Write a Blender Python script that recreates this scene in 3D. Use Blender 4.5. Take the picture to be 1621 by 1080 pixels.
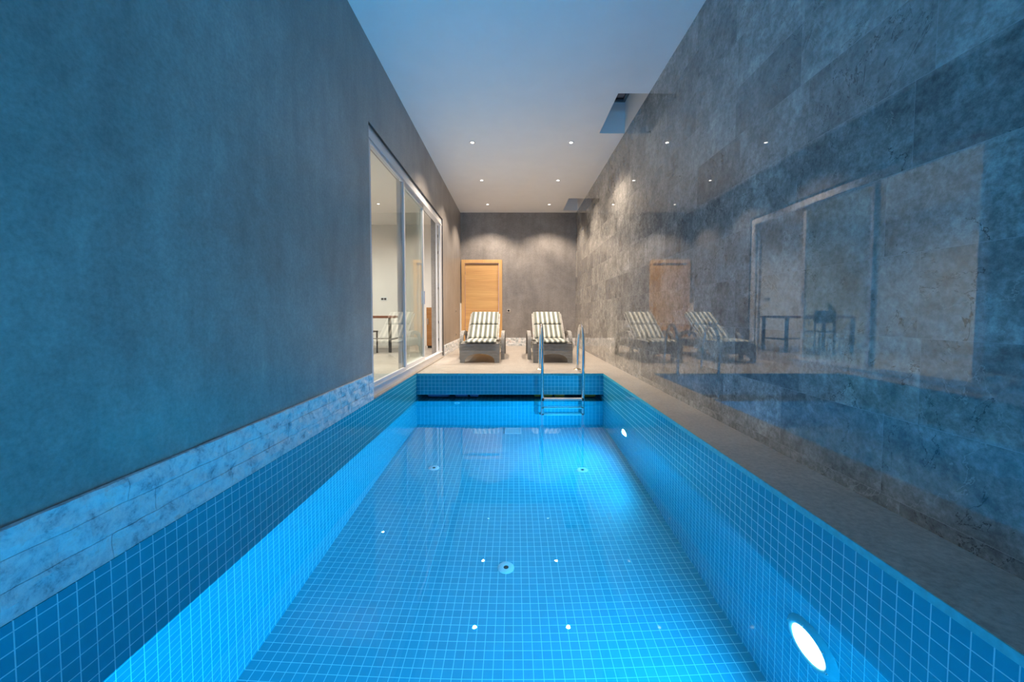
import bpy, bmesh, math, random
from mathutils import Vector, Matrix, noise

# ------------------------------------------------------------------ clear, camera, world, exposure
for o in list(bpy.data.objects):
    bpy.data.objects.remove(o, do_unlink=True)
scene = bpy.context.scene
COL = scene.collection
R = math.radians
random.seed(4)

CAMZ = 0.80
cd = bpy.data.cameras.new('camera')
cam = bpy.data.objects.new('camera', cd); COL.objects.link(cam)
cam.location = (0, 0, CAMZ)
PITCH = 2.5
cam.rotation_euler = (R(90 - PITCH), 0, 0)
cd.sensor_width = 36.0; cd.sensor_fit = 'HORIZONTAL'
cd.lens = 630.0 / 1621.0 * 36.0
cd.shift_x = -3.5 / 1621.0
cd.shift_y = -15.5 / 1621.0
cd.clip_start = 0.02; cd.clip_end = 200
scene.camera = cam

vs = scene.view_settings
scene.display_settings.display_device = 'sRGB'
vs.view_transform = 'Standard'; vs.look = 'None'; vs.gamma = 1.0; vs.use_curve_mapping = False
vs.exposure = 0.06

SKY = (0.22, 0.40, 0.80)
SKY_STRENGTH = 3.2
world = bpy.data.worlds.new('dusk_sky'); scene.world = world
world.use_nodes = True
wb = world.node_tree.nodes['Background']
wb.inputs[0].default_value = (*SKY, 1); wb.inputs[1].default_value = SKY_STRENGTH

POOL_LIGHT = (0.01, 0.45, 1.0); POOL_POWER = 62.0; END_POWER = 85.0
DOWN_COLOR = (1.0, 0.82, 0.66); DOWN_POWER = 218.0
ROOM_COLOR = (1.0, 0.93, 0.84); ROOM_POWER = 225.0

cyc = scene.cycles
cyc.max_bounces = 14; cyc.diffuse_bounces = 6; cyc.glossy_bounces = 6
cyc.transmission_bounces = 10; cyc.transparent_max_bounces = 12
cyc.sample_clamp_indirect = 4.0
cyc.blur_glossy = 0.6

# ------------------------------------------------------------------ dimensions (metres, deck top = 0)
XL, XR = -1.307, 1.194        # pool edges
XWL, XWR = -1.33, 1.53        # wall planes
YP0, YP1 = -2.6, 5.31         # pool near / far end
YB, YN = 9.95, -4.2           # back wall, near wall
HC = 3.30                     # ceiling
WZ = -0.368                   # water level
FZ = WZ - 1.13                # pool floor at the deep far end, rising towards the camera
def floor_z(y): return FZ + (YP1 - y) * 0.042
WY0, WY1, WZ1 = 3.71, 7.47, 2.56   # glazed opening in left wall
SKYL = [(0.55, 1.55), (4.63, 5.63), (8.75, 9.75)]  # roof windows, y ranges
SX = 1.18

# ------------------------------------------------------------------ material helpers
MATS = {}
class NT:
    def __init__(s, name):
        m = bpy.data.materials.new(name); m.use_nodes = True
        s.m = m; s.t = m.node_tree; s.t.nodes.clear()
        s.out = s.n('ShaderNodeOutputMaterial')
        MATS[name] = m
    def n(s, typ, **kw):
        nd = s.t.nodes.new(typ)
        for k, v in kw.items():
            if k in ('i',):
                for a, b in v.items():
                    nd.inputs[a].default_value = b
            else: setattr(nd, k, v)
        return nd
    def l(s, a, b): s.t.links.new(a, b)
    def coords(s, swz, scale=1.0, off=(0, 0, 0)):
        """object coordinates with axes re-ordered, swz like 'yzx'"""
        tc = s.n('ShaderNodeTexCoord'); sp = s.n('ShaderNodeSeparateXYZ'); s.l(tc.outputs['Object'], sp.inputs[0])
        cb = s.n('ShaderNodeCombineXYZ')
        for k, c in enumerate(swz):
            ad = s.n('ShaderNodeMath', operation='MULTIPLY_ADD')
            s.l(sp.outputs['xyz'.index(c)], ad.inputs[0]); ad.inputs[1].default_value = scale; ad.inputs[2].default_value = off[k]
            s.l(ad.outputs[0], cb.inputs[k])
        return cb.outputs[0]
    def noise(s, vec, scale, detail=4, rough=0.55, dist=0.0):
        nd = s.n('ShaderNodeTexNoise', i={'Scale': scale, 'Detail': detail, 'Roughness': rough, 'Distortion': dist})
        if vec is not None: s.l(vec, nd.inputs['Vector'])
        return nd.outputs['Fac']
    def ramp(s, fac, stops, interp='LINEAR'):
        r = s.n('ShaderNodeValToRGB'); s.l(fac, r.inputs[0]); cr = r.color_ramp; cr.interpolation = interp
        while len(cr.elements) < len(stops): cr.elements.new(0.5)
        for e, (p, c) in zip(cr.elements, stops):
            e.position = p; e.color = (*c, 1) if len(c) == 3 else c
        return r.outputs[0]
    def mix(s, fac, a, b, mode='MIX'):
        m = s.n('ShaderNodeMix', data_type='RGBA', blend_type=mode)
        for idx, v in ((0, fac), (6, a), (7, b)):
            if hasattr(v, 'links'): s.l(v, m.inputs[idx])
            elif isinstance(v, (int, float)): m.inputs[idx].default_value = v if idx == 0 else (v, v, v, 1)
            else: m.inputs[idx].default_value = (*v, 1)
        return m.outputs[2]
    def bump(s, h, strength=0.3, dist=0.01):
        b = s.n('ShaderNodeBump', i={'Strength': strength, 'Distance': dist}); s.l(h, b.inputs['Height']); return b.outputs[0]
    def pbr(s, color, rough=0.5, metal=0.0, ior=1.5, normal=None, spec=0.5, coat=0.0, sheen=0.0):
        p = s.n('ShaderNodeBsdfPrincipled')
        for nm, v in (('Base Color', color), ('Roughness', rough), ('Metallic', metal), ('IOR', ior), ('Specular IOR Level', spec), ('Coat Weight', coat), ('Sheen Weight', sheen)):
            if hasattr(v, 'links'): s.l(v, p.inputs[nm])
            elif nm == 'Base Color': p.inputs[nm].default_value = (*v, 1)
            else: p.inputs[nm].default_value = v
        if normal is not None: s.l(normal, p.inputs['Normal'])
        s.l(p.outputs[0], s.out.inputs[0]); return p

def solid(name, color, rough=0.5, metal=0.0, var=0.06, scale=30, **kw):
    t = NT(name); v = t.coords('xyz')
    f = t.noise(v, scale, 3)
    c = t.ramp(f, [(0.3, tuple(x * (1 - var) for x in color)), (0.7, tuple(min(1, x * (1 + var)) for x in color))])
    t.pbr(c, rough, metal, **kw); return t.m

def mosaic(name, swz, off=(0, 0, 0), rough=0.12):
    t = NT(name); v = t.coords(swz, 1.0, off)
    b = t.n('ShaderNodeTexBrick', offset=0.0, squash=1.0)
    b.inputs['Scale'].default_value = 1.0; b.inputs['Mortar Size'].default_value = 0.0019
    b.inputs['Mortar Smooth'].default_value = 0.2; b.inputs['Bias'].default_value = 0.0
    b.inputs['Brick Width'].default_value = 0.0502; b.inputs['Row Height'].default_value = 0.0502
    b.inputs['Color1'].default_value = (0.010, 0.31, 0.42, 1); b.inputs['Color2'].default_value = (0.013, 0.35, 0.47, 1)
    b.inputs['Mortar'].default_value = (0.32, 0.74, 0.80, 1)
    t.l(v, b.inputs['Vector'])
    r = t.ramp(b.outputs['Fac'], [(0, (rough,) * 3), (1, (0.55,) * 3)])
    inv = t.n('ShaderNodeMath', operation='SUBTRACT'); inv.inputs[0].default_value = 1.0; t.l(b.outputs['Fac'], inv.inputs[1])
    t.pbr(b.outputs['Color'], r, normal=t.bump(inv.outputs[0], 0.25, 0.001)); return t.m

M_TX = mosaic('blue_mosaic_side', 'yzx', (0.0, 0.028, 0))
M_TY = mosaic('blue_mosaic_end', 'xzy', (0.005, 0.028, 0), 0.35)
M_TZ = mosaic('blue_mosaic_floor', 'xyz', (0.005, 0, 0), 0.4)

def plaster():
    t = NT('grey_brown_plaster'); v = t.coords('xyz')
    a = t.noise(v, 1.1, 6, 0.62, 0.4); b = t.noise(v, 9, 6, 0.7, 0.2); c = t.noise(v, 55, 7, 0.75)
    c1 = t.ramp(a, [(0.30, (0.195, 0.180, 0.168)), (0.72, (0.320, 0.297, 0.275))])
    c2 = t.mix(0.7, c1, t.ramp(b, [(0.3, (0.42,) * 3), (0.7, (0.60,) * 3)]), 'OVERLAY')
    mp = t.n('ShaderNodeVectorMath', operation='MULTIPLY'); t.l(v, mp.inputs[0]); mp.inputs[1].default_value = (5.0, 5.0, 0.9)
    c2 = t.mix(0.45, c2, t.ramp(t.noise(mp.outputs[0], 1.0, 7, 0.7, 0.3), [(0.35, (0.36,) * 3), (0.65, (0.60,) * 3)]), 'OVERLAY')
    c3 = t.mix(0.65, c2, t.ramp(c, [(0.35, (0.38,) * 3), (0.65, (0.62,) * 3)]), 'OVERLAY')
    t.pbr(c3, t.ramp(b, [(0.3, (0.30,) * 3), (0.7, (0.42,) * 3)]), normal=t.bump(c, 0.08, 0.002)); return t.m
M_PLASTER = plaster()
M_CEIL = solid('matt_ceiling_paint', (0.84, 0.835, 0.82), 0.9, var=0.015, scale=3)
M_WHITE = solid('white_wall_paint', (0.78, 0.77, 0.74), 0.7, var=0.01, scale=3)

def polished():
    """large polished stone slabs, 63 x 32.7 cm, each with its own tone and veins"""
    t = NT('polished_grey_stone'); TW, TH = 0.63, 0.327   # slab size
    tc = t.n('ShaderNodeTexCoord'); sp = t.n('ShaderNodeSeparateXYZ'); t.l(tc.outputs['Object'], sp.inputs[0])
    def mth(op, a, b=None, c=None):
        m = t.n('ShaderNodeMath', operation=op)
        for k, q in enumerate((a, b, c)):
            if q is None: continue
            if hasattr(q, 'links'): t.l(q, m.inputs[k])
            else: m.inputs[k].default_value = q
        return m.outputs[0]
    row = mth('DIVIDE', mth('SUBTRACT', sp.outputs[2], 0.053 - TH), TH)
    rowi = mth('FLOOR', row); rowf = mth('FRACT', row)
    odd = mth('MODULO', rowi, 2.0)
    wn = t.n('ShaderNodeTexWhiteNoise', noise_dimensions='1D'); t.l(rowi, wn.inputs['W'])
    off = mth('ADD', mth('MULTIPLY', odd, 0.0), mth('MULTIPLY', wn.outputs[0], 0.30))
    colu = mth('ADD', mth('DIVIDE', mth('SUBTRACT', sp.outputs[1], 1.66 - TW * 8), TW), off)
    coli = mth('FLOOR', colu); colf = mth('FRACT', colu)
    cell = t.n('ShaderNodeCombineXYZ'); t.l(coli, cell.inputs[0]); t.l(rowi, cell.inputs[1])
    w2 = t.n('ShaderNodeTexWhiteNoise', noise_dimensions='2D'); t.l(cell.outputs[0], w2.inputs['Vector'])
    # joints
    def edge(f, size, w):
        d = mth('MINIMUM', f, mth('SUBTRACT', 1.0, f))
        return mth('LESS_THAN', mth('MULTIPLY', d, size), w)
    joint = mth('MAXIMUM', edge(rowf, TH, 0.0011), edge(colf, TW, 0.0011))
    # per-slab shifted noise
    sh = t.n('ShaderNodeVectorMath', operation='MULTIPLY_ADD'); t.l(w2.outputs['Color'], sh.inputs[0])
    sh.inputs[1].default_value = (37, 53, 41); t.l(tc.outputs['Object'], sh.inputs[2])
    v = sh.outputs[0]
    n1 = t.noise(v, 3.0, 10, 0.70, 0.25); n2 = t.noise(v, 11, 10, 0.78, 0.15)
    base = t.ramp(n1, [(0.24, (0.12, 0.118, 0.112)), (0.42, (0.24, 0.234, 0.222)), (0.60, (0.36, 0.348, 0.325)), (0.78, (0.50, 0.485, 0.45))])
    base = t.mix(0.6, base, t.ramp(n2, [(0.36, (0.20,) * 3), (0.64, (0.74,) * 3)]), 'OVERLAY')
    base = t.mix(0.6, base, t.ramp(t.noise(v, 38, 8, 0.75, 0.1), [(0.38, (0.25,) * 3), (0.62, (0.72,) * 3)]), 'OVERLAY')
    tone = t.ramp(w2.outputs['Value'], [(0, (0.74, 0.74, 0.75)), (1, (1.26, 1.26, 1.23))])
    base = t.mix(1.0, base, tone, 'MULTIPLY')
    # pale and dark veins
    def veins(scale, lo, seed):
        mp = t.n('ShaderNodeVectorMath', operation='ADD'); t.l(v, mp.inputs[0]); mp.inputs[1].default_value = (seed, seed * 2, 0)
        q = t.noise(mp.outputs[0], scale, 7, 0.62, 0.7)
        return mth('MULTIPLY', mth('LESS_THAN', mth('ABSOLUTE', mth('SUBTRACT', q, 0.5)), lo), mth('GREATER_THAN', t.noise(mp.outputs[0], scale * 0.8, 2), 0.5))
    base = t.mix(mth('MULTIPLY', veins(1.1, 0.0022, 3.0), 0.7), base, (0.42, 0.40, 0.36))
    base = t.mix(mth('MULTIPLY', veins(1.9, 0.0024, 11.0), 0.75), base, (0.03, 0.028, 0.025))
    base = t.mix(mth('MULTIPLY', joint, 0.65), base, (0.42, 0.41, 0.39))
    t.pbr(base, 0.018, ior=1.9, spec=0.5, coat=0.0); return t.m
M_STONE = polished()

def deckstone():
    t = NT('honed_beige_stone'); v = t.coords('xyz')
    a = t.noise(v, 5, 8, 0.68, 0.6); b = t.noise(v, 40, 6, 0.7); d = t.noise(v, 22, 2, 0.5)
    c = t.ramp(a, [(0.25, (0.33, 0.295, 0.255)), (0.75, (0.46, 0.42, 0.37))])
    c = t.mix(0.65, c, t.ramp(b, [(0.36, (0.32,) * 3), (0.64, (0.64,) * 3)]), 'OVERLAY')
    c = t.mix(t.ramp(d, [(0.70, (0,) * 3), (0.80, (0.6,) * 3)]), c, (0.13, 0.12, 0.11))
    br = t.n('ShaderNodeTexBrick', offset=0.5)
    br.inputs['Scale'].default_value = 1; br.inputs['Brick Width'].default_value = 0.6; br.inputs['Row Height'].default_value = 0.6
    br.inputs['Mortar Size'].default_value = 0.0012; t.l(v, br.inputs['Vector'])
    c = t.mix(t.ramp(br.outputs['Fac'], [(0, (0,) * 3), (1, (0.45,) * 3)]), c, (0.25, 0.22, 0.19))
    t.pbr(c, 0.38, normal=t.bump(b, 0.06, 0.002)); return t.m
M_DECK = deckstone()

def splitstone():
    t = NT('split_face_travertine'); v = t.coords('xyz')
    a = t.noise(v, 13, 9, 0.74, 0.4); b = t.noise(v, 38, 8, 0.75, 0.2)
    c = t.ramp(a, [(0.36, (0.34, 0.40, 0.44)), (0.46, (0.62, 0.66, 0.68)), (0.56, (0.80, 0.79, 0.78)), (0.66, (0.78, 0.64, 0.60))])
    c = t.mix(0.7, c, t.ramp(b, [(0.38, (0.22,) * 3), (0.5, (0.5,) * 3), (0.65, (0.62,) * 3)]), 'OVERLAY')
    t.pbr(c, 0.6, normal=t.bump(b, 0.6, 0.006)); return t.m
M_SPLIT = splitstone()

def wood(name, c1, c2, axis='xyz', rough=0.35):
    t = NT(name); v = t.coords(axis)
    mp = t.n('ShaderNodeVectorMath', operation='MULTIPLY'); t.l(v, mp.inputs[0]); mp.inputs[1].default_value = (1.2, 1.2, 42)
    a = t.noise(mp.outputs[0], 1.0, 6, 0.65, 0.5)
    mp2 = t.n('ShaderNodeVectorMath', operation='MULTIPLY'); t.l(v, mp2.inputs[0]); mp2.inputs[1].default_value = (0.5, 0.5, 6)  # broad bands
    b = t.noise(mp2.outputs[0], 1.0, 3, 0.5)
    c = t.ramp(a, [(0.3, c1), (0.7, c2)])
    c = t.mix(0.35, c, t.ramp(b, [(0.35, (0.35,) * 3), (0.65, (0.65,) * 3)]), 'OVERLAY')
    t.pbr(c, rough); return t.m
M_DOORLEAF = wood('oak_veneer_across', (0.58, 0.335, 0.125), (0.74, 0.46, 0.195))
M_DOORFRAME = wood('oak_frame', (0.58, 0.34, 0.13), (0.70, 0.44, 0.19), 'zyx')
M_DARKWOOD = wood('red_brown_wood', (0.16, 0.045, 0.02), (0.26, 0.085, 0.04), 'zyx')
M_CABWOOD = wood('brown_cabinet_wood', (0.26, 0.11, 0.035), (0.38, 0.18, 0.06))

M_CHROME = solid('polished_steel', (0.74, 0.75, 0.76), 0.10, 1.0, var=0.02)
M_BRASS = solid('warm_steel_flange', (0.80, 0.68, 0.50), 0.22, 1.0, var=0.03)
M_PVC = solid('white_window_frame', (0.72, 0.72, 0.73), 0.32, var=0.01)
M_GASKET = solid('dark_rubber_seal', (0.03, 0.03, 0.032), 0.6)
M_PLASTIC = solid('white_pool_fitting', (0.72, 0.80, 0.84), 0.35, var=0.02)
M_DARK = solid('black_plastic', (0.012, 0.012, 0.013), 0.5)
M_RIM = solid('pale_blue_tile_trim', (0.10, 0.52, 0.56), 0.35, var=0.15, scale=40)
M_CAVE = solid('dark_cavity_render', (0.02, 0.022, 0.028), 0.9)
M_FLOATB = solid('slate_blue_float', (0.16, 0.20, 0.42), 0.5)
M_FLOATO = solid('amber_plastic', (0.75, 0.34, 0.05), 0.45)
M_DARKLEG = solid('dark_metal_leg', (0.05, 0.05, 0.05), 0.4, 0.4)
M_LEAF = solid('leaf_green', (0.07, 0.16, 0.03), 0.5)
M_YELLOW = solid('yellow_tape', (0.75, 0.62, 0.08), 0.5)

def glass(name='window_glass', tint=(0.93, 0.965, 0.95)):
    t = NT(name)
    tr = t.n('ShaderNodeBsdfTransparent'); tr.inputs[0].default_value = (*tint, 1)
    gl = t.n('ShaderNodeBsdfGlossy'); gl.inputs['Roughness'].default_value = 0.0
    fr = t.n('ShaderNodeFresnel'); fr.inputs['IOR'].default_value = 1.9
    ge = t.n('ShaderNodeNewGeometry'); inv = t.n('ShaderNodeMath', operation='SUBTRACT'); inv.inputs[0].default_value = 1.0; t.l(ge.outputs['Backfacing'], inv.inputs[1])
    mu = t.n('ShaderNodeMath', operation='MULTIPLY'); t.l(fr.outputs[0], mu.inputs[0]); t.l(inv.outputs[0], mu.inputs[1])   # the air-to-glass face reflects
    ms = t.n('ShaderNodeMixShader'); t.l(mu.outputs[0], ms.inputs[0]); t.l(tr.outputs[0], ms.inputs[1]); t.l(gl.outputs[0], ms.inputs[2])
    t.l(ms.outputs[0], t.out.inputs[0]); return t.m
M_GLASS = glass()
M_SKYDIM = glass('sky_dimming_roof_glass', (0.22, 0.17, 0.14))  # dark tint added to dim the strong sky behind the roof panes

def water():
    t = NT('still_pool_water'); v = t.coords('xyz')
    n = t.noise(v, 2.2, 2, 0.4)
    g = t.n('ShaderNodeBsdfGlass'); g.inputs['IOR'].default_value = 1.333; g.inputs['Roughness'].default_value = 0.0
    g.inputs['Color'].default_value = (0.82, 1.0, 0.92, 1)
    t.l(g.outputs[0], t.out.inputs[0]); return t.m
M_WATER = water()

def emitter(name, col, strength):
    t = NT(name); e = t.n('ShaderNodeEmission'); e.inputs[0].default_value = (*col, 1); e.inputs[1].default_value = strength
    t.l(e.outputs[0], t.out.inputs[0]); return t.m
M_LAMPGLOW = emitter('underwater_lamp_glow', (0.75, 0.93, 1.0), 6.0)
M_DOWNGLOW = emitter('downlight_glow', (1.0, 0.93, 0.82), 14.0)

def stripes():
    """fabric with stripes along the length: 7 cream, 6 grey green, 0.52 m wide"""
    t = NT('striped_cushion_fabric')
    tc = t.n('ShaderNodeTexCoord'); sp = t.n('ShaderNodeSeparateXYZ'); t.l(tc.outputs['Object'], sp.inputs[0])
    m = t.n('ShaderNodeMath', operation='MULTIPLY_ADD'); t.l(sp.outputs[0], m.inputs[0]); m.inputs[1].default_value = 1 / 0.0875; m.inputs[2].default_value = 10.25
    f = t.n('ShaderNodeMath', operation='FRACT'); t.l(m.outputs[0], f.inputs[0])
    n = t.noise(t.coords('xyz'), 260, 2)
    c = t.ramp(f.outputs[0], [(0, (0.56, 0.56, 0.48)), (0.42, (0.56, 0.56, 0.48)), (0.46, (0.115, 0.128, 0.105)), (0.97, (0.115, 0.128, 0.105)), (1.0, (0.56, 0.56, 0.48))])
    t.pbr(c, 0.85, normal=t.bump(n, 0.2, 0.001), sheen=0.2); return t.m
M_STRIPE = stripes()

def wicker():
    t = NT('grey_woven_rattan')
    tc = t.n('ShaderNodeTexCoord'); sp = t.n('ShaderNodeSeparateXYZ'); t.l(tc.outputs['Object'], sp.inputs[0])
    ad = t.n('ShaderNodeMath', operation='ADD'); t.l(sp.outputs[0], ad.inputs[0]); t.l(sp.outputs[1], ad.inputs[1])
    cb = t.n('ShaderNodeCombineXYZ'); t.l(ad.outputs[0], cb.inputs[0]); t.l(sp.outputs[2], cb.inputs[1])
    b = t.n('ShaderNodeTexBrick', offset=0.5); t.l(cb.outputs[0], b.inputs['Vector'])
    b.inputs['Scale'].default_value = 1; b.inputs['Brick Width'].default_value = 0.034; b.inputs['Row Height'].default_value = 0.013
    b.inputs['Mortar Size'].default_value = 0.0028; b.inputs['Mortar Smooth'].default_value = 0.6
    b.inputs['Color1'].default_value = (0.30, 0.29, 0.27, 1); b.inputs['Color2'].default_value = (0.42, 0.41, 0.385, 1); b.inputs['Mortar'].default_value = (0.09, 0.086, 0.08, 1)
    inv = t.n('ShaderNodeMath', operation='SUBTRACT'); inv.inputs[0].default_value = 1.0; t.l(b.outputs['Fac'], inv.inputs[1])
    t.pbr(b.outputs['Color'], 0.45, normal=t.bump(inv.outputs[0], 0.9, 0.004)); return t.m
M_WICKER = wicker()

# ------------------------------------------------------------------ mesh helpers
class MB:
    def __init__(s): s.bm = bmesh.new()
    def box(s, x0, x1, y0, y1, z0, z1, bevel=0.0):
        r = bmesh.ops.create_cube(s.bm, size=1.0)
        bmesh.ops.scale(s.bm, vec=(x1 - x0, y1 - y0, z1 - z0), verts=r['verts'])
        bmesh.ops.translate(s.bm, vec=((x0 + x1) / 2, (y0 + y1) / 2, (z0 + z1) / 2), verts=r['verts'])
        if bevel:
            es = list({e for v in r['verts'] for e in v.link_edges})
            bmesh.ops.bevel(s.bm, geom=es, offset=bevel, segments=2, profile=0.6, affect='EDGES')
        return s
    def tube(s, pts, r, seg=16, cap=True, flat=1.0):
        pts = [Vector(p) for p in pts]; rings = []
        up = Vector((0, 0, 1)); prev = None
        for i, p in enumerate(pts):
            d = ((pts[min(i + 1, len(pts) - 1)] - p).normalized() + (p - pts[max(i - 1, 0)]).normalized())
            d = d.normalized() if d.length > 1e-6 else Vector((0, 0, 1))
            if prev is None:
                a = d.orthogonal().normalized()
            else:
                a = (prev - d * prev.dot(d)).normalized()
            prev = a; b = d.cross(a)
            rr = r[i] if isinstance(r, (list, tuple)) else r
            rings.append([s.bm.verts.new(p + (a * math.cos(2 * math.pi * k / seg) + b * flat * math.sin(2 * math.pi * k / seg)) * rr) for k in range(seg)])
        for A, B in zip(rings, rings[1:]):
            for k in range(seg):
                s.bm.faces.new((A[k], A[(k + 1) % seg], B[(k + 1) % seg], B[k]))
        if cap:
            s.bm.faces.new(list(reversed(rings[0]))); s.bm.faces.new(rings[-1])
        return s
    def lathe(s, prof, origin, axis='z', seg=32):
        """prof: list of (radius, height)"""
        o = Vector(origin)
        def pt(r, h, a):
            c, q = r * math.cos(a), r * math.sin(a)
            return o + (Vector((c, q, h)) if axis == 'z' else Vector((h, c, q)) if axis == 'x' else Vector((c, h, q)))
        rings = []
        for r, h in prof:
            if r < 1e-6: rings.append([s.bm.verts.new(pt(0, h, 0))])
            else: rings.append([s.bm.verts.new(pt(r, h, 2 * math.pi * k / seg)) for k in range(seg)])
        for A, B in zip(rings, rings[1:]):
            for k in range(seg):
                k2 = (k + 1) % seg
                if len(A) == 1 and len(B) == 1: continue
                if len(A) == 1: s.bm.faces.new((A[0], B[k2], B[k]))
                elif len(B) == 1: s.bm.faces.new((A[k], A[k2], B[0]))
                else: s.bm.faces.new((A[k], A[k2], B[k2], B[k]))
        return s
    def prism(s, poly, axis, a, b):
        """poly in the two other axes, extruded along axis from a to b"""
        def pt(u, v, w):
            return {'x': (w, u, v), 'y': (u, w, v), 'z': (u, v, w)}[axis]
        A = [s.bm.verts.new(pt(u, v, a)) for u, v in poly]; B = [s.bm.verts.new(pt(u, v, b)) for u, v in poly]
        n = len(poly)
        for k in range(n): s.bm.faces.new((A[k], A[(k + 1) % n], B[(k + 1) % n], B[k]))
        s.bm.faces.new(A); s.bm.faces.new(list(reversed(B)))
        return s
    def build(s, name, mat, parent=None, smooth=False, loc=None):
        bmesh.ops.recalc_face_normals(s.bm, faces=s.bm.faces)
        me = bpy.data.meshes.new(name); s.bm.to_mesh(me); s.bm.free()
        for m in (mat if isinstance(mat, (list, tuple)) else [mat]): me.materials.append(m)
        if smooth:
            for p in me.polygons: p.use_smooth = True
            if smooth == 'auto': me.set_sharp_from_angle(angle=R(35))
        o = bpy.data.objects.new(name, me); COL.objects.link(o)
        if parent is not None: o.parent = parent
        if loc: o.location = loc
        return o

def tag(o, label, cat, group=None, kind=None):
    o['label'] = label; o['category'] = cat
    if group: o['group'] = group
    if kind: o['kind'] = kind
    return o
def thing(name, label, cat, loc=(0, 0, 0), rz=0.0, group=None):
    o = bpy.data.objects.new(name, None); COL.objects.link(o)
    o.location = loc; o.rotation_euler = (0, 0, rz); o.empty_display_size = 0.1
    return tag(o, label, cat, group)
def struct(o, label=None):
    o['kind'] = 'structure'
    if label: o['label'] = label
    return o
def dup(root, loc, label, rz=None):
    def cp(o, parent):
        c = o.copy(); COL.objects.link(c)
        if parent is not None: c.parent = parent
        for ch in kids.get(o.name, []): cp(ch, c)
        return c
    kids = {}
    for ob in list(COL.objects):
        if ob.parent is not None: kids.setdefault(ob.parent.name, []).append(ob)
    r = cp(root, None); r.location = loc; r['label'] = label
    if rz is not None: r.rotation_euler = (0, 0, rz)
    return r

# ------------------------------------------------------------------ the shell
T = 0.22
# ceiling with the roof-window openings along the right wall
m = MB(); m.box(XWL - T, SX, YN - T, YB + T, HC, HC + 0.30)
ys = [YN - T] + [v for a in SKYL for v in a] + [YB + T]
for a, b in zip(ys[0::2], ys[1::2]): m.box(SX, XWR, a, b, HC, HC + 0.30)
m.box(XWR, XWR + T, YN - T, YB + T, HC, HC + 0.30)
struct(m.build('ceiling', M_CEIL), 'plain pale ceiling with recessed openings beside the stone wall')
M_ROOFFRAME = solid('slate_grey_frame', (0.12, 0.13, 0.15), 0.4)
# shafts and roof windows
for k, (a, b) in enumerate(SKYL):
    m = MB()
    m.box(SX - 0.06, SX, a - 0.06, b + 0.06, HC + 0.30, HC + 0.42); m.box(XWR, XWR + 0.06, a - 0.06, b + 0.06, HC + 0.30, HC + 0.42)
    m.box(SX, XWR, a - 0.06, a, HC + 0.30, HC + 0.42); m.box(SX, XWR, b, b + 0.06, HC + 0.30, HC + 0.42)
    sh = m.build('trim_%d' % (k + 2), M_CEIL); struct(sh, 'plastered edge around a roof window shaft')
    m = MB(); z0, z1 = HC + 0.42, HC + 0.47; w = 0.035
    m.box(SX - 0.05, SX + w, a - 0.05, b + 0.05, z0, z1); m.box(XWR - w, XWR + 0.05, a - 0.05, b + 0.05, z0, z1)
    m.box(SX + w, XWR - w, a - 0.05, a + w, z0, z1); m.box(SX + w, XWR - w, b - w, b + 0.05, z0, z1)
    m.box(SX + w, XWR - w, b - 0.30, b - 0.27, z0 + 0.005, z1 - 0.005)
    wn = m.build('window_%d' % (k + 2), M_ROOFFRAME); struct(wn, 'dark framed roof window at the top of a ceiling opening')
    g = MB().box(SX + w, XWR - w, a + w, b - w, z0 + 0.02, z0 + 0.028).build('pane', M_SKYDIM, wn)
# walls
m = MB()
m.box(XWL - T, XWL, YN - T, WY0, 0, HC); m.box(XWL - T, XWL, WY1, YB + T, 0, HC); m.box(XWL - T, XWL, WY0, WY1, WZ1, HC)
struct(m.build('wall_left', M_PLASTER), 'smooth grey-brown plaster wall with large glazed opening')
struct(MB().box(XWR, XWR + T, YN - T, YB + T, 0, HC).build('wall_right', M_STONE), 'polished grey veined stone slab wall')
DX0, DX1, DZ = -1.31, -0.30, 2.14
m = MB(); m.box(XWL, DX0 + 0.02, YB, YB + T, 0, HC); m.box(DX1 - 0.02, XWR, YB, YB + T, 0, HC); m.box(DX0 + 0.02, DX1 - 0.02, YB, YB + T, DZ - 0.02, HC)
struct(m.build('wall_back', M_PLASTER), 'grey-brown plaster end wall lit by downlights')
# near end wall (behind the camera): wide window added to let in blue sky light
m = MB(); m.box(XWL, XWL + 0.25, YN - T, YN, 0, HC); m.box(XWR - 0.25, XWR, YN - T, YN, 0, HC); m.box(XWL + 0.25, XWR - 0.25, YN - T, YN, 2.9, HC); m.box(XWL + 0.25, XWR - 0.25, YN - T, YN, 0, 0.1)
struct(m.build('wall_front', M_PLASTER))
m = MB(); a0, a1 = XWL + 0.25, XWR - 0.25
m.box(a0, a0 + .06, YN - .14, YN - .08, .1, 2.9); m.box(a1 - .06, a1, YN - .14, YN - .08, .1, 2.9); m.box(a0 + .06, a1 - .06, YN - .14, YN - .08, .1, .16); m.box(a0 + .06, a1 - .06, YN - .14, YN - .08, 2.84, 2.9); m.box(.07, .13, YN - .14, YN - .08, .16, 2.84)
wf = struct(m.build('window_5', M_PVC)); MB().box(a0 + .06, a1 - .06, YN - .115, YN - .107, .16, 2.84).build('pane', M_GLASS, wf)

# deck
m = MB(); G = 0.004
m.box(XWL, XWR, YP1 + G, YB + T, -0.03, 0); m.box(XR + G, XWR, YP0, YP1 + G, -0.03, 0); m.box(XWL, XWR, YN - T, YP0, -0.03, 0)
struct(m.build('floor', M_DECK), 'beige honed stone deck and ledge around the pool')
# pale blue tile rim right under the stone edge
m = MB()
m.box(XR, XR + 0.02, YP0, YP1 + .02, -0.030, -0.002); m.box(XL, XR, YP1, YP1 + 0.02, -0.030, -0.002)
struct(m.build('trim_1', M_RIM), 'pale blue tile trim along the pool edge')
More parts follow.
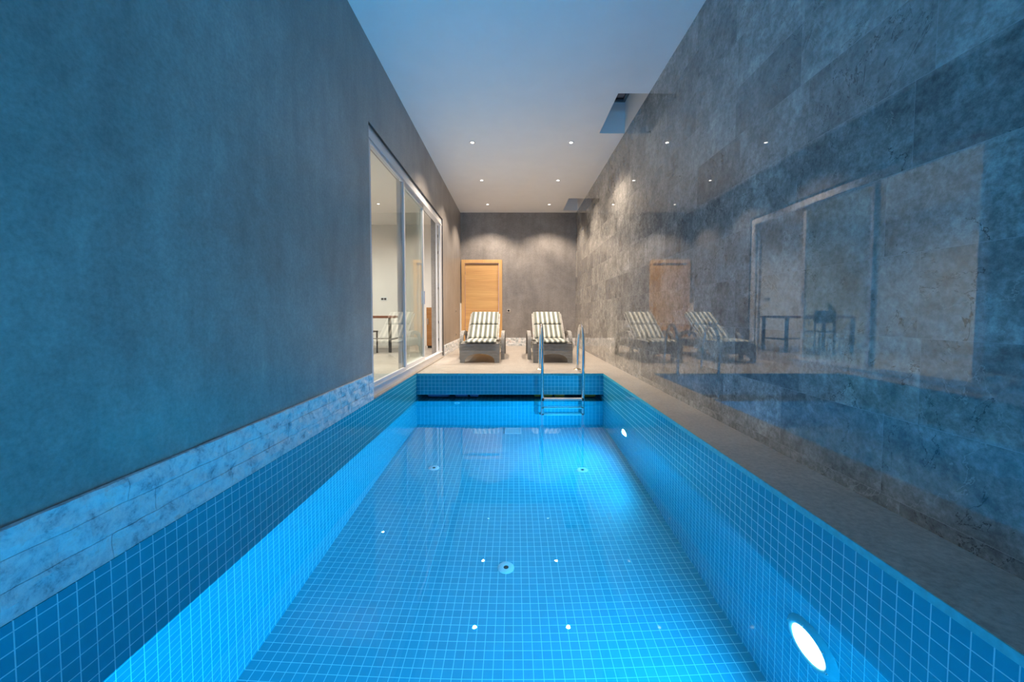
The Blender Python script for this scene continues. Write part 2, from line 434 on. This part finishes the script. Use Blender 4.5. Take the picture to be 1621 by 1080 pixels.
# pool basin
struct(MB().box(XR, XR + 0.20, YP0, YP1 + 0.7, FZ - 0.1, -0.03).build('wall_pool_right', M_TX), 'blue mosaic side of the pool with lamps')
struct(MB().box(XL - 0.26, XL, YP0, YP1 + 0.7, FZ - 0.1, 0.0).build('wall_pool_left', M_TX), 'blue mosaic side of the pool below the split stone')
SLOT0, SLOT1 = -0.285, WZ - 0.006
m = MB(); m.box(XL, XR, YP1, YP1 + 0.10, SLOT0, -0.03); m.box(XL, XR, YP1, YP1 + 0.70, FZ, SLOT1 - 0.03)
struct(m.build('wall_pool_back', M_TY), 'blue mosaic end of the pool with dark overflow slot')
m = MB(); m.box(XL, XR, YP1 + 0.62, YP1 + 0.70, SLOT1 - 0.03, -0.031); m.box(XL, XR, YP1 + 0.10, YP1 + 0.62, SLOT0 + 0.2, -0.031)
struct(m.build('wall_slot', M_CAVE), 'dark cavity behind the overflow slot')
struct(MB().box(XL, XR, YP0 - 0.2, YP0, FZ - .1, -0.03).build('wall_pool_front', M_TY))
struct(MB().prism([(YP0, floor_z(YP0)), (YP1, FZ), (YP1, FZ - .12), (YP0, FZ - .12)], 'x', XL, XR).build('floor_pool', M_TZ), 'blue mosaic pool floor')
# water
m = MB(); bm = m.bm
vsq = [bm.verts.new(p) for p in ((XL, YP0, WZ), (XR, YP0, WZ), (XR, YP1 + 0.62, WZ), (XL, YP1 + 0.62, WZ))]
bm.faces.new(vsq)
me = bpy.data.meshes.new('pool_water'); bm.to_mesh(me); bm.free(); me.materials.append(M_WATER)
for p in me.polygons: p.use_smooth = True
wo = bpy.data.objects.new('pool_water', me); COL.objects.link(wo)
wo.cycles.is_caustics_caster = True
tag(wo, 'still clear blue water filling the tiled pool', 'water', kind='stuff')

# split-face stone courses
def courses(name, x0, y0, length, rows, along, nrm, rowh=0.082, depth=0.020, label=None, seed=1, res=0.02):
    rnd = random.Random(seed); bm = bmesh.new()
    for r in range(rows):
        s = 0.0
        while s < length - 1e-4:
            L = min(rnd.uniform(0.22, 0.60), length - s)
            if length - s - L < 0.12: L = length - s
            z0, z1 = r * rowh + 0.001, (r + 1) * rowh - 0.001
            nu = max(3, int(L / res)); nv = 6
            d0 = depth + rnd.uniform(-0.0015, 0.0015)
            grid = []
            for j in range(nv + 1):
                row = []
                for i in range(nu + 1):
                    u = s + 0.0008 + (L - 0.0016) * i / nu; z = z0 + (z1 - z0) * j / nv
                    e = min(i, nu - i, j, nv - j)
                    h = d0 + noise.noise(Vector((u * 9 + seed, z * 14, 3.1))) * 0.010 + noise.noise(Vector((u * 26, z * 34, seed))) * 0.006
                    if e == 0: h -= 0.0015
                    if r == 0: h = 0.020 + (h - 0.020) * min(1.0, j / 3)
                    row.append(bm.verts.new(Vector((x0, y0, 0)) + Vector(along) * u + Vector(nrm) * h + Vector((0, 0, z))))
                grid.append(row)
            back = [[bm.verts.new(v.co - Vector(nrm) * (v.co - Vector((x0, y0, 0))).dot(Vector(nrm))) for v in row] for row in (grid[0], grid[-1])]
            for j in range(nv):
                for i in range(nu): bm.faces.new((grid[j][i], grid[j][i + 1], grid[j + 1][i + 1], grid[j + 1][i]))
            for i in range(nu):
                bm.faces.new((back[0][i], back[0][i + 1], grid[0][i + 1], grid[0][i]))
                bm.faces.new((grid[-1][i], grid[-1][i + 1], back[1][i + 1], back[1][i]))
            for i in (0, nu):
                bm.faces.new([back[0][i]] + [grid[j][i] for j in range(nv + 1)] + [back[1][i]])
            s += L
    q = MB(); q.bm.free(); q.bm = bm
    o = q.build(name, M_SPLIT); struct(o, label); return o
courses('baseboard_left', XWL, YN, WY0 - 0.02 - YN, 3, (0, 1, 0), (1, 0, 0), label='three courses of pale split-face stone along the left wall beside the pool', seed=3)
courses('baseboard_corner', XWL, WY1 + 0.02, YB - WY1 - 0.02, 3, (0, 1, 0), (1, 0, 0), rowh=0.068, label='pale split stone skirting between the glazing and the oak door', seed=8)
courses('baseboard_back', DX1 + 0.005, YB, XWR - DX1 - 0.01, 3, (1, 0, 0), (0, -1, 0), rowh=0.067, label='pale split stone skirting along the end wall', seed=5)

# ------------------------------------------------------------------ glazing in the left wall: window_1
XF0, XF1 = XWL - 0.115, XWL - 0.02
FT = 0.055
m = MB()
m.box(XF0, XF1, WY0, WY1, WZ1 - 0.10, WZ1 - 0.012); m.box(XF0, XF1, WY0, WY1, 0.012, 0.085)
m.box(XF0, XF1, WY0, WY0 + FT, 0.085, WZ1 - 0.10); m.box(XF0, XF1, WY1 - 0.10, WY1, 0.085, WZ1 - 0.10)
m.box(XF1, XF1 + 0.008, WY0, WY1, 0.085, 0.10); m.box(XF1, XF1 + 0.008, WY0, WY1, WZ1 - 0.125, WZ1 - 0.10)
w1 = struct(m.build('window_1', M_PVC), 'white framed sliding glazing between the pool and the bright room')
m = MB(); m.box(XWL - 0.013, XWL - 0.001, WY0, WY1, WZ1 - 0.012, WZ1 - 0.001); m.box(XWL - 0.013, XWL - 0.001, WY1 - 0.008, WY1 - .001, 0.03, WZ1 - 0.012)
m.build('seal', M_GASKET, w1)
YM1, YM2 = 4.96, 6.18
def sash(y0, y1, xc, nm='sash', h=.05, w0=None):
    z0, z1 = 0.087, WZ1 - 0.102; q = MB(); x0, x1 = xc - 0.016, xc + 0.016
    q.box(x0, x1, y0, y0 + h, z0, z1); q.box(x0, x1, y1 - h, y1, z0, z1); q.box(x0, x1, y0 + h, y1 - h, z0, z0 + h); q.box(x0, x1, y0 + h, y1 - h, z1 - h, z1)
    s = q.build(nm, M_PVC, w1)
    q = MB(); q.box(xc - .004, xc + .004, y0 + h, y1 - h, z0 + h, z1 - h); q.build('pane', M_GLASS, s); return s
sash(WY0 + FT, YM1 + 0.03, XF1 - 0.020)
sash(YM1 - 0.03, YM2, XF1 - 0.056)
s3 = sash(YM1 + 0.03, YM2 + 0.06, XF0 + 0.003)        # the sash slid open behind its neighbour
MB().box(XF1 - 0.040, XF1 - 0.028, YM2 - 0.035, YM2 - 0.015, 0.95, 1.15).build('handle', M_CHROME, w1)
# locking strip on the far jamb
m = MB(); m.box(XF0 + 0.035, XF0 + 0.055, WY1 - 0.106, WY1 - 0.099, 0.12, WZ1 - 0.14); ls = m.build('locking_strip', M_CHROME, w1)
for z in (0.3, 0.62, 1.25, 1.9, 2.2):
    MB().box(XF0 + 0.040, XF0 + 0.050, WY1 - 0.112, WY1 - 0.106, z, z + 0.05).build('latch', M_GASKET, ls)
# stone threshold under the glazing
m = MB(); m.box(XWL - 0.20, XL - 0.001, WY0 + .002, WY1 - .002, 0.0, 0.012)
struct(m.build('trim_5', M_DECK), 'thin stone threshold under the glazing')

# ------------------------------------------------------------------ the bright room beyond the glass
IX0, IX1, IY0, IY1, IZ = -5.8, XWL - T, 2.2, 9.95, 3.0
m = MB(); m.box(IX0 - .1, IX0, IY0 - .1, IY1 + .1, 0, IZ); struct(m.build('wall_side_room', M_WHITE), 'white wall of the neighbouring room')
struct(MB().box(IX0, IX1, IY1, IY1 + .1, 0, IZ).build('wall_end_room', M_WHITE), 'white end wall of the neighbouring room')
struct(MB().box(IX0, IX1, IY0 - .1, IY0, 0, IZ).build('wall_near_room', M_WHITE))
struct(MB().box(IX0 - .1, IX1, IY0 - .1, IY1 + .1, IZ, IZ + .1).build('ceiling_room', M_CEIL))
struct(MB().box(IX0 - .1, IX1, IY0 - .1, IY1 + .1, -0.03, 0.0).build('floor_room', M_DECK))

# ------------------------------------------------------------------ door_1 (oak)
m = MB(); fw = 0.085
m.box(DX0, DX0 + fw, YB - 0.03, YB + 0.10, 0, DZ, 0.004); m.box(DX1 - fw, DX1, YB - 0.03, YB + 0.10, 0, DZ, 0.004); m.box(DX0 + fw - .001, DX1 - fw + .001, YB - 0.03, YB + 0.10, DZ - fw, DZ, 0.004)
d1 = struct(m.build('door_1', M_DOORFRAME), 'oak veneered door behind the left sun lounger')
MB().box(DX0 + fw + .004, DX1 - fw - .004, YB + 0.005, YB + 0.045, 0.008, DZ - fw - .004, 0.003).build('leaf', M_DOORLEAF, d1)
for z in (0.35, 1.78):
    MB().tube([(DX0 + fw + .003, YB + .003, z), (DX0 + fw + .003, YB + .003, z + .09)], .008, 10).build('hinge', M_CHROME, d1, True)

# pale strip in the corner beside the door
m = MB(); m.box(-1.327, -1.312, YB - 0.22, YB - 0.03, 0.206, 1.06, .002)
tag(m.build('corner_panel', M_WHITE), 'narrow pale upright panel in the corner left of the oak door', 'panel')

# sockets
M_SOCK = solid('beige_socket_plate', (0.40, 0.37, 0.33), 0.4)
def socket(loc, face, label):
    t = thing('wall_socket', label, 'socket', loc)
    m = MB()
    if face == 'y': m.box(-.042, .042, -.009, 0, -.042, .042, .003); m.build('plate', M_SOCK, t); MB().lathe([(0, -.012), (.022, -.012), (.024, -.008), (.0, -.008)], (0, 0, 0), 'y', 20).build('insert', M_DARK, t)
    else: m.box(0, .009, -.042, .042, -.042, .042, .003); m.build('plate', M_SOCK, t); MB().lathe([(0, .012), (.022, .012), (.024, .008), (0, .008)], (0, 0, 0), 'x', 20).build('insert', M_DARK, t)
    return t
socket((-.14, YB, .88), 'y', 'small wall socket on the end wall right of the oak door')
socket((XWL, 9.05, .86), 'x', 'upper small socket on the plaster between glazing and oak door')
socket((XWL, 9.05, .33), 'x', 'lower small socket just above the split stone skirting left of the door')

# ------------------------------------------------------------------ lights with their lamps
def spot(parent, loc, power, color, size=R(118), blend=.55, rad=.03):
    l = bpy.data.lights.new('lamp', 'SPOT'); l.energy = power; l.color = color; l.spot_size = size; l.spot_blend = blend; l.shadow_soft_size = rad
    o = bpy.data.objects.new('lamp', l); COL.objects.link(o); o.parent = parent; o.location = loc; return o
dl = thing('downlight', 'recessed ceiling downlight nearest the camera, left of the two nearest', 'ceiling light', (-.61, 5.92, HC), 0, 'recessed downlights over the deck')
MB().lathe([(.024, -.001), (.026, -.006), (.044, -.006), (.046, -.001)], (0, 0, 0), 'z', 32).build('trim_ring', M_PVC, dl, 'auto')
MB().lathe([(0, -.004), (.018, -.0035), (.026, -.002)], (0, 0, 0), 'z', 24).build('lens', M_DOWNGLOW, dl, True)
spot(dl, (0, 0, -.012), DOWN_POWER, DOWN_COLOR)
dup(dl, (.83, 5.92, HC), 'recessed ceiling downlight of the nearest pair, close to the ceiling opening on the right')
dup(dl, (-.61, 7.57, HC), 'recessed ceiling downlight, middle one of the left row')
dup(dl, (.82, 7.57, HC), 'recessed ceiling downlight, middle one of the right row')
dup(dl, (-.61, 9.21, HC), 'recessed ceiling downlight closest to the end wall above the oak door')
dup(dl, (.80, 9.21, HC), 'recessed ceiling downlight closest to the end wall on the right side')
rl = thing('room_downlight', 'small ceiling downlight seen through the glazing in the bright room', 'ceiling light', (-2.72, 8.07, IZ), 0, 'downlights in the neighbouring room')
MB().lathe([(.03, -.001), (.03, -.006), (.052, -.006), (.054, -.001)], (0, 0, 0), 'z', 32).build('trim_ring', M_PVC, rl, 'auto')
MB().lathe([(0, -.004), (.020, -.002)], (0, 0, 0), 'z', 24).build('lens', M_DOWNGLOW, rl, True)
spot(rl, (0, 0, -.012), ROOM_POWER, ROOM_COLOR, R(165), 1.0, .015)
for p in ((-2.72, 5.9), (-4.2, 5.9), (-4.2, 8.07)): dup(rl, (p[0], p[1], IZ), 'ceiling downlight of the neighbouring room, mirrored in the polished stone wall')

M_BEZEL = solid('blue_grey_lamp_ring', (0.10, 0.42, 0.50), 0.25)
# underwater lamps on the right side of the pool
LR = .085
pl = thing('pool_lamp', 'large glowing round underwater lamp nearest the camera on the right pool wall', 'pool light', (XR, 1.54, -.665), 0, 'underwater lamps on the right pool wall')
MB().lathe([(.092, -.002), (.092, -.020), (.105, -.024), (.118, -.020), (.135, -.006), (.138, -.0)], (0, 0, 0), 'x', 48).build('bezel', M_BEZEL, pl, True)
MB().lathe([(0, -.034), (.04, -.032), (.072, -.027), (.089, -.018), (.092, -.010)], (0, 0, 0), 'x', 48).build('lens', M_LAMPGLOW, pl, True)
for k in range(6):
    a = k * math.pi / 3 + .3; MB().lathe([(0, -.027), (.005, -.027), (.006, -.021)], (0, .112 * math.cos(a), .112 * math.sin(a)), 'x', 10).build('screw', M_CHROME, pl, True)
l = bpy.data.lights.new('lamp', 'AREA'); l.shape = 'DISK'; l.size = .06; l.energy = POOL_POWER; l.color = POOL_LIGHT; l.spread = R(180); l.cycles.is_caustics_light = True
lo = bpy.data.objects.new('lamp', l); COL.objects.link(lo); lo.parent = pl; lo.location = (-.0355, 0, 0); lo.rotation_euler = (0, R(90), 0)
dup(pl, (XR, 4.20, -.70), 'small-looking glowing round underwater lamp far off near the pool end on the right')
dup(pl, (XR, -1.12, -.665), 'glowing underwater lamp on the right pool wall behind the camera')

for x, w in ((-.65, 'left'), (.55, 'right')):  # two added lamps, out of view, that brighten the pool sides and floor
    f = dup(pl, (x, YP0, -.665), 'added underwater lamp brightening the pool, unseen in the %s half of the near end' % w, R(-90))
    for o in COL.objects:
        if o.parent == f and o.type == 'LIGHT': o.data = o.data.copy(); o.data.energy = END_POWER
# ------------------------------------------------------------------ pool fittings
M_FITTING = solid('pale_grey_fitting', (0.80, 0.62, 0.66), 0.4, var=0.03)
def drain(x, y, label, r=.055):
    t = thing('floor_inlet', label, 'pool drain', (x, y, floor_z(y)), 0, 'round white inlets in the pool floor')
    MB().lathe([(r * .3, .008), (r * .34, .011), (r * .8, .010), (r, .003), (r, 0)], (0, 0, 0), 'z', 36).build('cover_ring', M_FITTING, t, 'auto')
    MB().lathe([(0, .006), (r * .3, .006)], (0, 0, 0), 'z', 20).build('opening', M_DARK, t)
    return t
drain(-.055, 2.60, 'round white inlet in the pool floor nearest the camera')
drain(-.82, 4.0, 'round white inlet in the pool floor far left')
drain(.69, 3.96, 'round white inlet in the pool floor far right')
t = thing('floor_grate', 'square white slotted drain grate in the pool floor near the far end', 'drain grate', (-.015, 5.08, floor_z(5.08)))
m = MB(); m.box(-.105, .105, -.105, -.09, 0, .012); m.box(-.105, .105, .09, .105, 0, .012); m.box(-.105, -.09, -.09, .09, 0, .012); m.box(.09, .105, -.09, .09, 0, .012); m.build('rim', M_FITTING, t)
m = MB()
for k in range(9): m.box(-.09, .09, -.083 + k * .0205 - .004, -.083 + k * .0205 + .004, .002, .010)
for k in range(5): m.box(-.066 + k * .033 - .002, -.066 + k * .033 + .002, -.09, .09, .001, .006)
m.build('slots', M_FITTING, t)
t = thing('wall_jet', 'small round white jet in the far pool wall just below water', 'pool jet', (-.77, YP1, -.50))
MB().lathe([(.014, -.008), (.018, -.014), (.038, -.008), (.042, 0)], (0, 0, 0), 'y', 28).build('ring', M_PLASTIC, t, True)
MB().lathe([(0, -.006), (.015, -.006)], (0, 0, 0), 'y', 16).build('nozzle', M_DARK, t)

# things in the overflow slot
def rollf(x0, x1, y, r, mat, name, label, cat, group):
    m = MB(); c = (x0 + x1) / 2; L = (x1 - x0) / 2
    m.lathe([(0, -L), (r * .8, -L), (r, -L + .015), (r, L - .015), (r * .8, L), (0, L)], (c, y, SLOT0 - .075 + r + .004), 'x', 24)
    tag(m.build(name, mat, None, 'auto'), label, cat, group)
GZ = 'floats stored in the overflow slot'
rollf(-1.20, -.90, YP1 + .19, .062, M_FLOATB, 'pool_float', 'slate blue rolled float at the left end of the dark overflow slot', 'float', GZ)
rollf(-.82, -.645, YP1 + .19, .064, M_FLOATB, 'pool_float', 'slate blue float second from the left in the overflow slot', 'float', GZ)
rollf(-.615, -.49, YP1 + .19, .060, M_FLOATB, 'pool_float', 'short slate blue float third from the left in the overflow slot', 'float', GZ)
rollf(.28, .53, YP1 + .19, .052, M_FLOATO, 'pool_float', 'amber float in the slot behind the left ladder rail', 'float', GZ)
rollf(.56, .70, YP1 + .19, .052, M_FLOATO, 'pool_float', 'short amber float in the slot behind the top ladder step', 'float', GZ)
rollf(.98, 1.13, YP1 + .19, .05, M_FLOATO, 'pool_float', 'amber float in the slot right of the ladder', 'float', GZ)

# ------------------------------------------------------------------ ladder
M_TREAD = solid('brushed_light_step', (0.80, 0.80, 0.78), 0.35, 0.3, var=0.03)
lad = thing('pool_ladder', 'polished steel pool ladder with two arched rails and three steps', 'ladder', (.64, YP1, 0))
def arc(cx, cz, r, a0, a1, n=12, sx=1.0):
    return [(cx + sx * r * math.cos(R(a0 + (a1 - a0) * k / n)), cz + r * math.sin(R(a0 + (a1 - a0) * k / n))) for k in range(n + 1)]
def railpts(x):
    yf, yb = -.095, .385; r = .17
    P = [(yf, -1.02)]
    P += [(yf, -.95), (yf, -.3), (yf, .30)]
    P += [(-.088, .40), (-.055, .52), (.0, .60), (.06, .638), (.13, .645), (.20, .62), (.27, .55), (.325, .44), (.36, .32), (.378, .18), (yb, .05), (yb, .0)]
    P[0] = (yf + .05, -1.0)
    return [(x, y, z) for y, z in P]
def smooth_path(P, n=5):
    P = [Vector(p) for p in P]; out = []
    for i in range(len(P) - 1):
        a, b, c, d = P[max(i - 1, 0)], P[i], P[i + 1], P[min(i + 2, len(P) - 1)]
        for k in range(n):
            t = k / n; out.append(.5 * ((2 * b) + (c - a) * t + (2 * a - 5 * b + 4 * c - d) * t * t + (-a + 3 * b - 3 * c + d) * t ** 3))
    out.append(P[-1]); return out
for sx in (-.27, .27):
    MB().tube(smooth_path(railpts(sx)), .0205, 16).build('rail', M_CHROME, lad, True)
    MB().lathe([(.021, .022), (.03, .018), (.05, .008), (.056, .002), (.056, .0)], (sx, .385, 0), 'z', 28).build('flange', M_BRASS, lad, True)
    MB().lathe([(0, -.02), (.03, -.018), (.034, .0), (.03, .02), (0, .022)], (sx, -.042, -1.0), 'z', 20).build('foot', M_DARK, lad, True)
for z in (-.325, -.64, -.95):
    st = MB(); st.box(-.25, .25, -.150, -.055, z - .012, z + .012, .006); so = st.build('step', M_TREAD, lad, 'auto')
    for sx in (-.262, .262): MB().box(sx - .014, sx + .014, -.13, -.06, z - .02, z + .016, .004).build('step_bracket', M_DARKLEG, so)

# ------------------------------------------------------------------ sun loungers
def make_lounger():
    root = thing('sun_lounger', 'left sun lounger in front of the oak door, grey rattan with striped cushion', 'sun lounger', (-.565, 6.46, 0), 0, 'rattan sun loungers on the deck')
    W = .32
    # front panel with arched cut-out
    def archpoly(w, h, leg, top):
        P = [(-w, 0), (-w * .985, h), (w * .985, h), (w, 0), (w - leg, 0)]
        n = 14
        for k in range(n + 1):
            a = math.pi * k / n
            P.append(((w - leg) * math.cos(a) * (1 - .0), top * math.sin(a) ** .7 if 0 < k < n else .0))
        P.append((-(w - leg), 0)); Q = []
        for p in P:
            if not Q or (abs(Q[-1][0] - p[0]) + abs(Q[-1][1] - p[1])) > 1e-4: Q.append(p)
        return Q
    MB().prism(archpoly(W, .315, .075, .15), 'y', 0, .035).build('front_panel', M_WICKER, root)
    # side skirts with curved lower line
    for sx in (-1, 1):
        x0, x1 = (W - .03, W) if sx > 0 else (-W, -W + .03)
        P = [(.035, 0), (.035, .315), (1.86, .30), (1.86, .20), (1.80, .13), (1.78, 0), (1.70, 0), (1.62, .14), (1.5, .19)]
        P += [(.85, .19), (.4, .185), (.22, .15), (.12, .07), (.10, 0)]
        MB().prism(P, 'x', x0, x1).build('side_panel', M_WICKER, root)
        # arched armrest whose two ends are legs
        xo = sx * (W + .045)
        pts = [(xo, .52, .0), (xo, .53, .18), (xo, .56, .34), (xo, .64, .435), (xo, .80, .465), (xo, 1.05, .455), (xo, 1.28, .41), (xo, 1.42, .32), (xo, 1.50, .17), (xo, 1.56, 0)]
        q = MB(); sp = smooth_path(pts, 4); bm = q.bm; rings = []
        for i, p in enumerate(sp):
            d = (sp[min(i + 1, len(sp) - 1)] - sp[max(i - 1, 0)]).normalized(); nn = Vector((0, -d.z, d.y))
            rings.append([bm.verts.new(p + Vector((a, 0, 0)) + nn * b) for a, b in ((-.03, -.026), (.03, -.026), (.03, .026), (-.03, .026))])
        for A, B in zip(rings, rings[1:]):
            for k in range(4): bm.faces.new((A[k], A[(k + 1) % 4], B[(k + 1) % 4], B[k]))
        bm.faces.new(rings[0]); bm.faces.new(rings[-1])
        q.build('armrest', M_WICKER, root)
        for y in (.55, 1.5): MB().tube([(sx * W, y, .25), (sx * (W + .03), y, .25)], .012, 10).build('armrest_bolt', M_DARKLEG, root)
    MB().box(-W + .03, W - .03, .035, 1.86, .285, .31).build('seat_deck', M_WICKER, root)
    bw = .27
    # backrest panel
    a = math.atan2(.44, .68); L = .86
    def place(o): o.location = (0, .66, .325); o.rotation_euler = (a, 0, 0)
    b = MB().box(-bw - .02, bw + .02, .0, L, -.008, .018, .006).build('backrest', M_WICKER, root); place(b)
    MB().box(-bw + .03, -bw + .06, .52, .55, -.30, -.01).build('prop', M_DARKLEG, b)
    MB().box(bw - .06, bw - .03, .52, .55, -.30, -.01).build('prop', M_DARKLEG, b)
    # cushions: puffy pads
    def pad(w, y0, y1, t, z, droop=0.0, sag=0.0, seed=0):
        q = MB(); bm = q.bm; nx, ny = 22, 16; top = []; bot = []
        for j in range(ny + 1):
            rt, rb = [], []
            for i in range(nx + 1):
                u = -1 + 2 * i / nx; v = -1 + 2 * j / ny
                e = (max(0, 1 - abs(u) ** 8) * max(0, 1 - abs(v) ** 8)) ** .5
                x = u * w; y = (y0 + y1) / 2 + v * (y1 - y0) / 2
                wr = noise.noise(Vector((x * 9, y * 7, seed))) * .005
                rip = -.004 * (math.cos(u * math.pi * 6.66)) 
                zc = z - sag * (1 - u * u) - droop * max(0, -v - .75) * 3
                rt.append(bm.verts.new((x, y, zc + t / 2 + e * (t / 2 + wr + rip)))); rb.append(bm.verts.new((x, y, zc + t / 2 - e * t / 2)))
            top.append(rt); bot.append(rb)
        for j in range(ny):
            for i in range(nx):
                bm.faces.new((top[j][i], top[j][i + 1], top[j + 1][i + 1], top[j + 1][i])); bm.faces.new((bot[j][i], bot[j + 1][i], bot[j + 1][i + 1], bot[j][i + 1]))
        bmesh.ops.remove_doubles(bm, verts=bm.verts, dist=.0008)
        return q
    pad(.262, -.025, .70, .045, .325, .012, .0, 1).build('seat_cushion', M_STRIPE, root, True)
    c = pad(.262, .01, .44, .045, .018, 0, 0, 3).build('lower_back_cushion', M_STRIPE, root, True); place(c)
    c = pad(.262, .445, .88, .048, .018, 0, 0, 5).build('upper_back_cushion', M_STRIPE, root, True); place(c)
    for sx in (-1, 1):
        MB().tube(smooth_path([(sx * .262, .02, .345), (sx * .30, .03, .33), (sx * .335, .04, .28), (sx * .33, .05, .20)]), .004, 8).build('tie_cord', M_STRIPE, root, True)
        q = MB(); q.tube(smooth_path([(sx * .262, .03, .35), (sx * .31, .05, .34), (sx * .345, .07, .30), (sx * .35, .08, .24)]), .004, 8); q.build('tie_cord', M_STRIPE, root, True)
    return root
lg = make_lounger()
dup(lg, (.63, 6.46, 0), 'right sun lounger behind the pool ladder, grey rattan with striped cushion')

# ------------------------------------------------------------------ furniture in the bright room
def table(loc):
    t = thing('wooden_table', 'table with red-brown wooden top and dark legs in the bright room', 'table', loc)
    MB().box(-.75, .75, -.45, .45, .71, .76, .006).build('tabletop', M_DARKWOOD, t)
    for x in (-.68, .68):
        for y in (-.38, .38): MB().box(x - .025, x + .025, y - .025, y + .025, 0, .71).build('leg', M_DARKLEG, t)
    for x in (-.68, .68): MB().box(x - .015, x + .015, -.355, .355, .25, .28).build('stretcher', M_DARKLEG, t)
    MB().box(-.655, .655, -.015, .015, .255, .275).build('foot_rail', M_DARKLEG, t)
    return t
table((-3.25, 8.6, 0))
def chair(loc, rz, label):
    t = thing('dining_chair', label, 'chair', loc, rz, 'chairs at the wooden table')
    MB().box(-.21, .21, -.21, .21, .43, .46, .01).build('seat', M_DARKLEG, t)
    for x in (-.19, .19):
        MB().box(x - .013, x + .013, -.2, -.174, 0, .43).build('leg', M_DARKLEG, t)
        MB().box(x - .013, x + .013, .174, .2, 0, .88).build('leg', M_DARKLEG, t)
    MB().box(-.177, .177, .178, .196, .62, .86, .006).build('backrest', M_DARKLEG, t)
    return t
chair((-3.0, 7.95, 0), R(180), 'dark chair on the near side of the red-brown table')
t = thing('potted_plant', 'small green plant in a pot on the red-brown table', 'plant', (-3.72, 8.55, .76))
MB().lathe([(0, 0), (.045, 0), (.06, .1), (.055, .1), (.05, .085), (0, .085)], (0, 0, 0), 'z', 24).build('pot', M_PLASTIC, t, 'auto')
q = MB(); rnd = random.Random(2)
for k in range(16):
    a = rnd.uniform(0, 6.28); h = rnd.uniform(.08, .2); r_ = rnd.uniform(.03, .10)
    q.tube([(0, 0, .08), (r_ * .4 * math.cos(a), r_ * .4 * math.sin(a), .08 + h * .7), (r_ * math.cos(a), r_ * math.sin(a), .08 + h)], [.003, .018, .002], 6, flat=.25)
q.build('leaves', M_LEAF, t, True)
t = thing('wooden_cabinet', 'narrow brown wooden cabinet seen through the open sliding door', 'cabinet', (-1.83, 9.5, 0))
MB().box(-.22, .24, -.2, .4, .05, .95, .004).build('body', M_CABWOOD, t)
MB().box(-.2, .22, -.18, .38, 0, .05).build('plinth', M_DARKLEG, t)
dd = MB().box(-.215, .235, -.22, -.2, .06, .94, .003).build('door', M_CABWOOD, t)
MB().box(-.19, -.175, -.235, -.22, .55, .7).build('handle', M_CHROME, dd)
t = thing('wall_thermostat', 'small dark double plate high on the white wall of the bright room', 'switch', (-3.25, IY1, 1.17))
MB().box(-.08, .08, -.012, 0, -.04, .04, .003).build('plate', M_PLASTIC, t)
MB().box(-.065, -.005, -.016, -.010, -.025, .025).build('display', M_DARK, t); MB().box(.008, .065, -.016, -.010, -.025, .025).build('display', M_DARK, t)
# portals guide sampling of the dusk sky through the roof windows and the added end window
def portal(loc, rot, sx, sy):
    l = bpy.data.lights.new('sky_portal', 'AREA'); l.shape = 'RECTANGLE'; l.size = sx; l.size_y = sy; l.cycles.is_portal = True
    o = bpy.data.objects.new('sky_portal', l); COL.objects.link(o); o.location = loc; o.rotation_euler = rot
portal((.1, YN - .2, 1.5), (R(90), 0, 0), a1 - a0, 2.8)
for a, b in SKYL: portal(((SX + XWR) / 2, (a + b) / 2, HC + .50), (0, 0, 0), XWR - SX, b - a)

# surfaces above the water receive the lamp light refracted through it
for o in COL.objects:
    if o.type == 'MESH' and o.name.split('.')[0] in ('wall_left', 'wall_right', 'wall_back', 'wall_front', 'ceiling', 'baseboard_left', 'wall_pool_left', 'wall_pool_right', 'wall_pool_back'):
        o.cycles.is_caustics_receiver = True
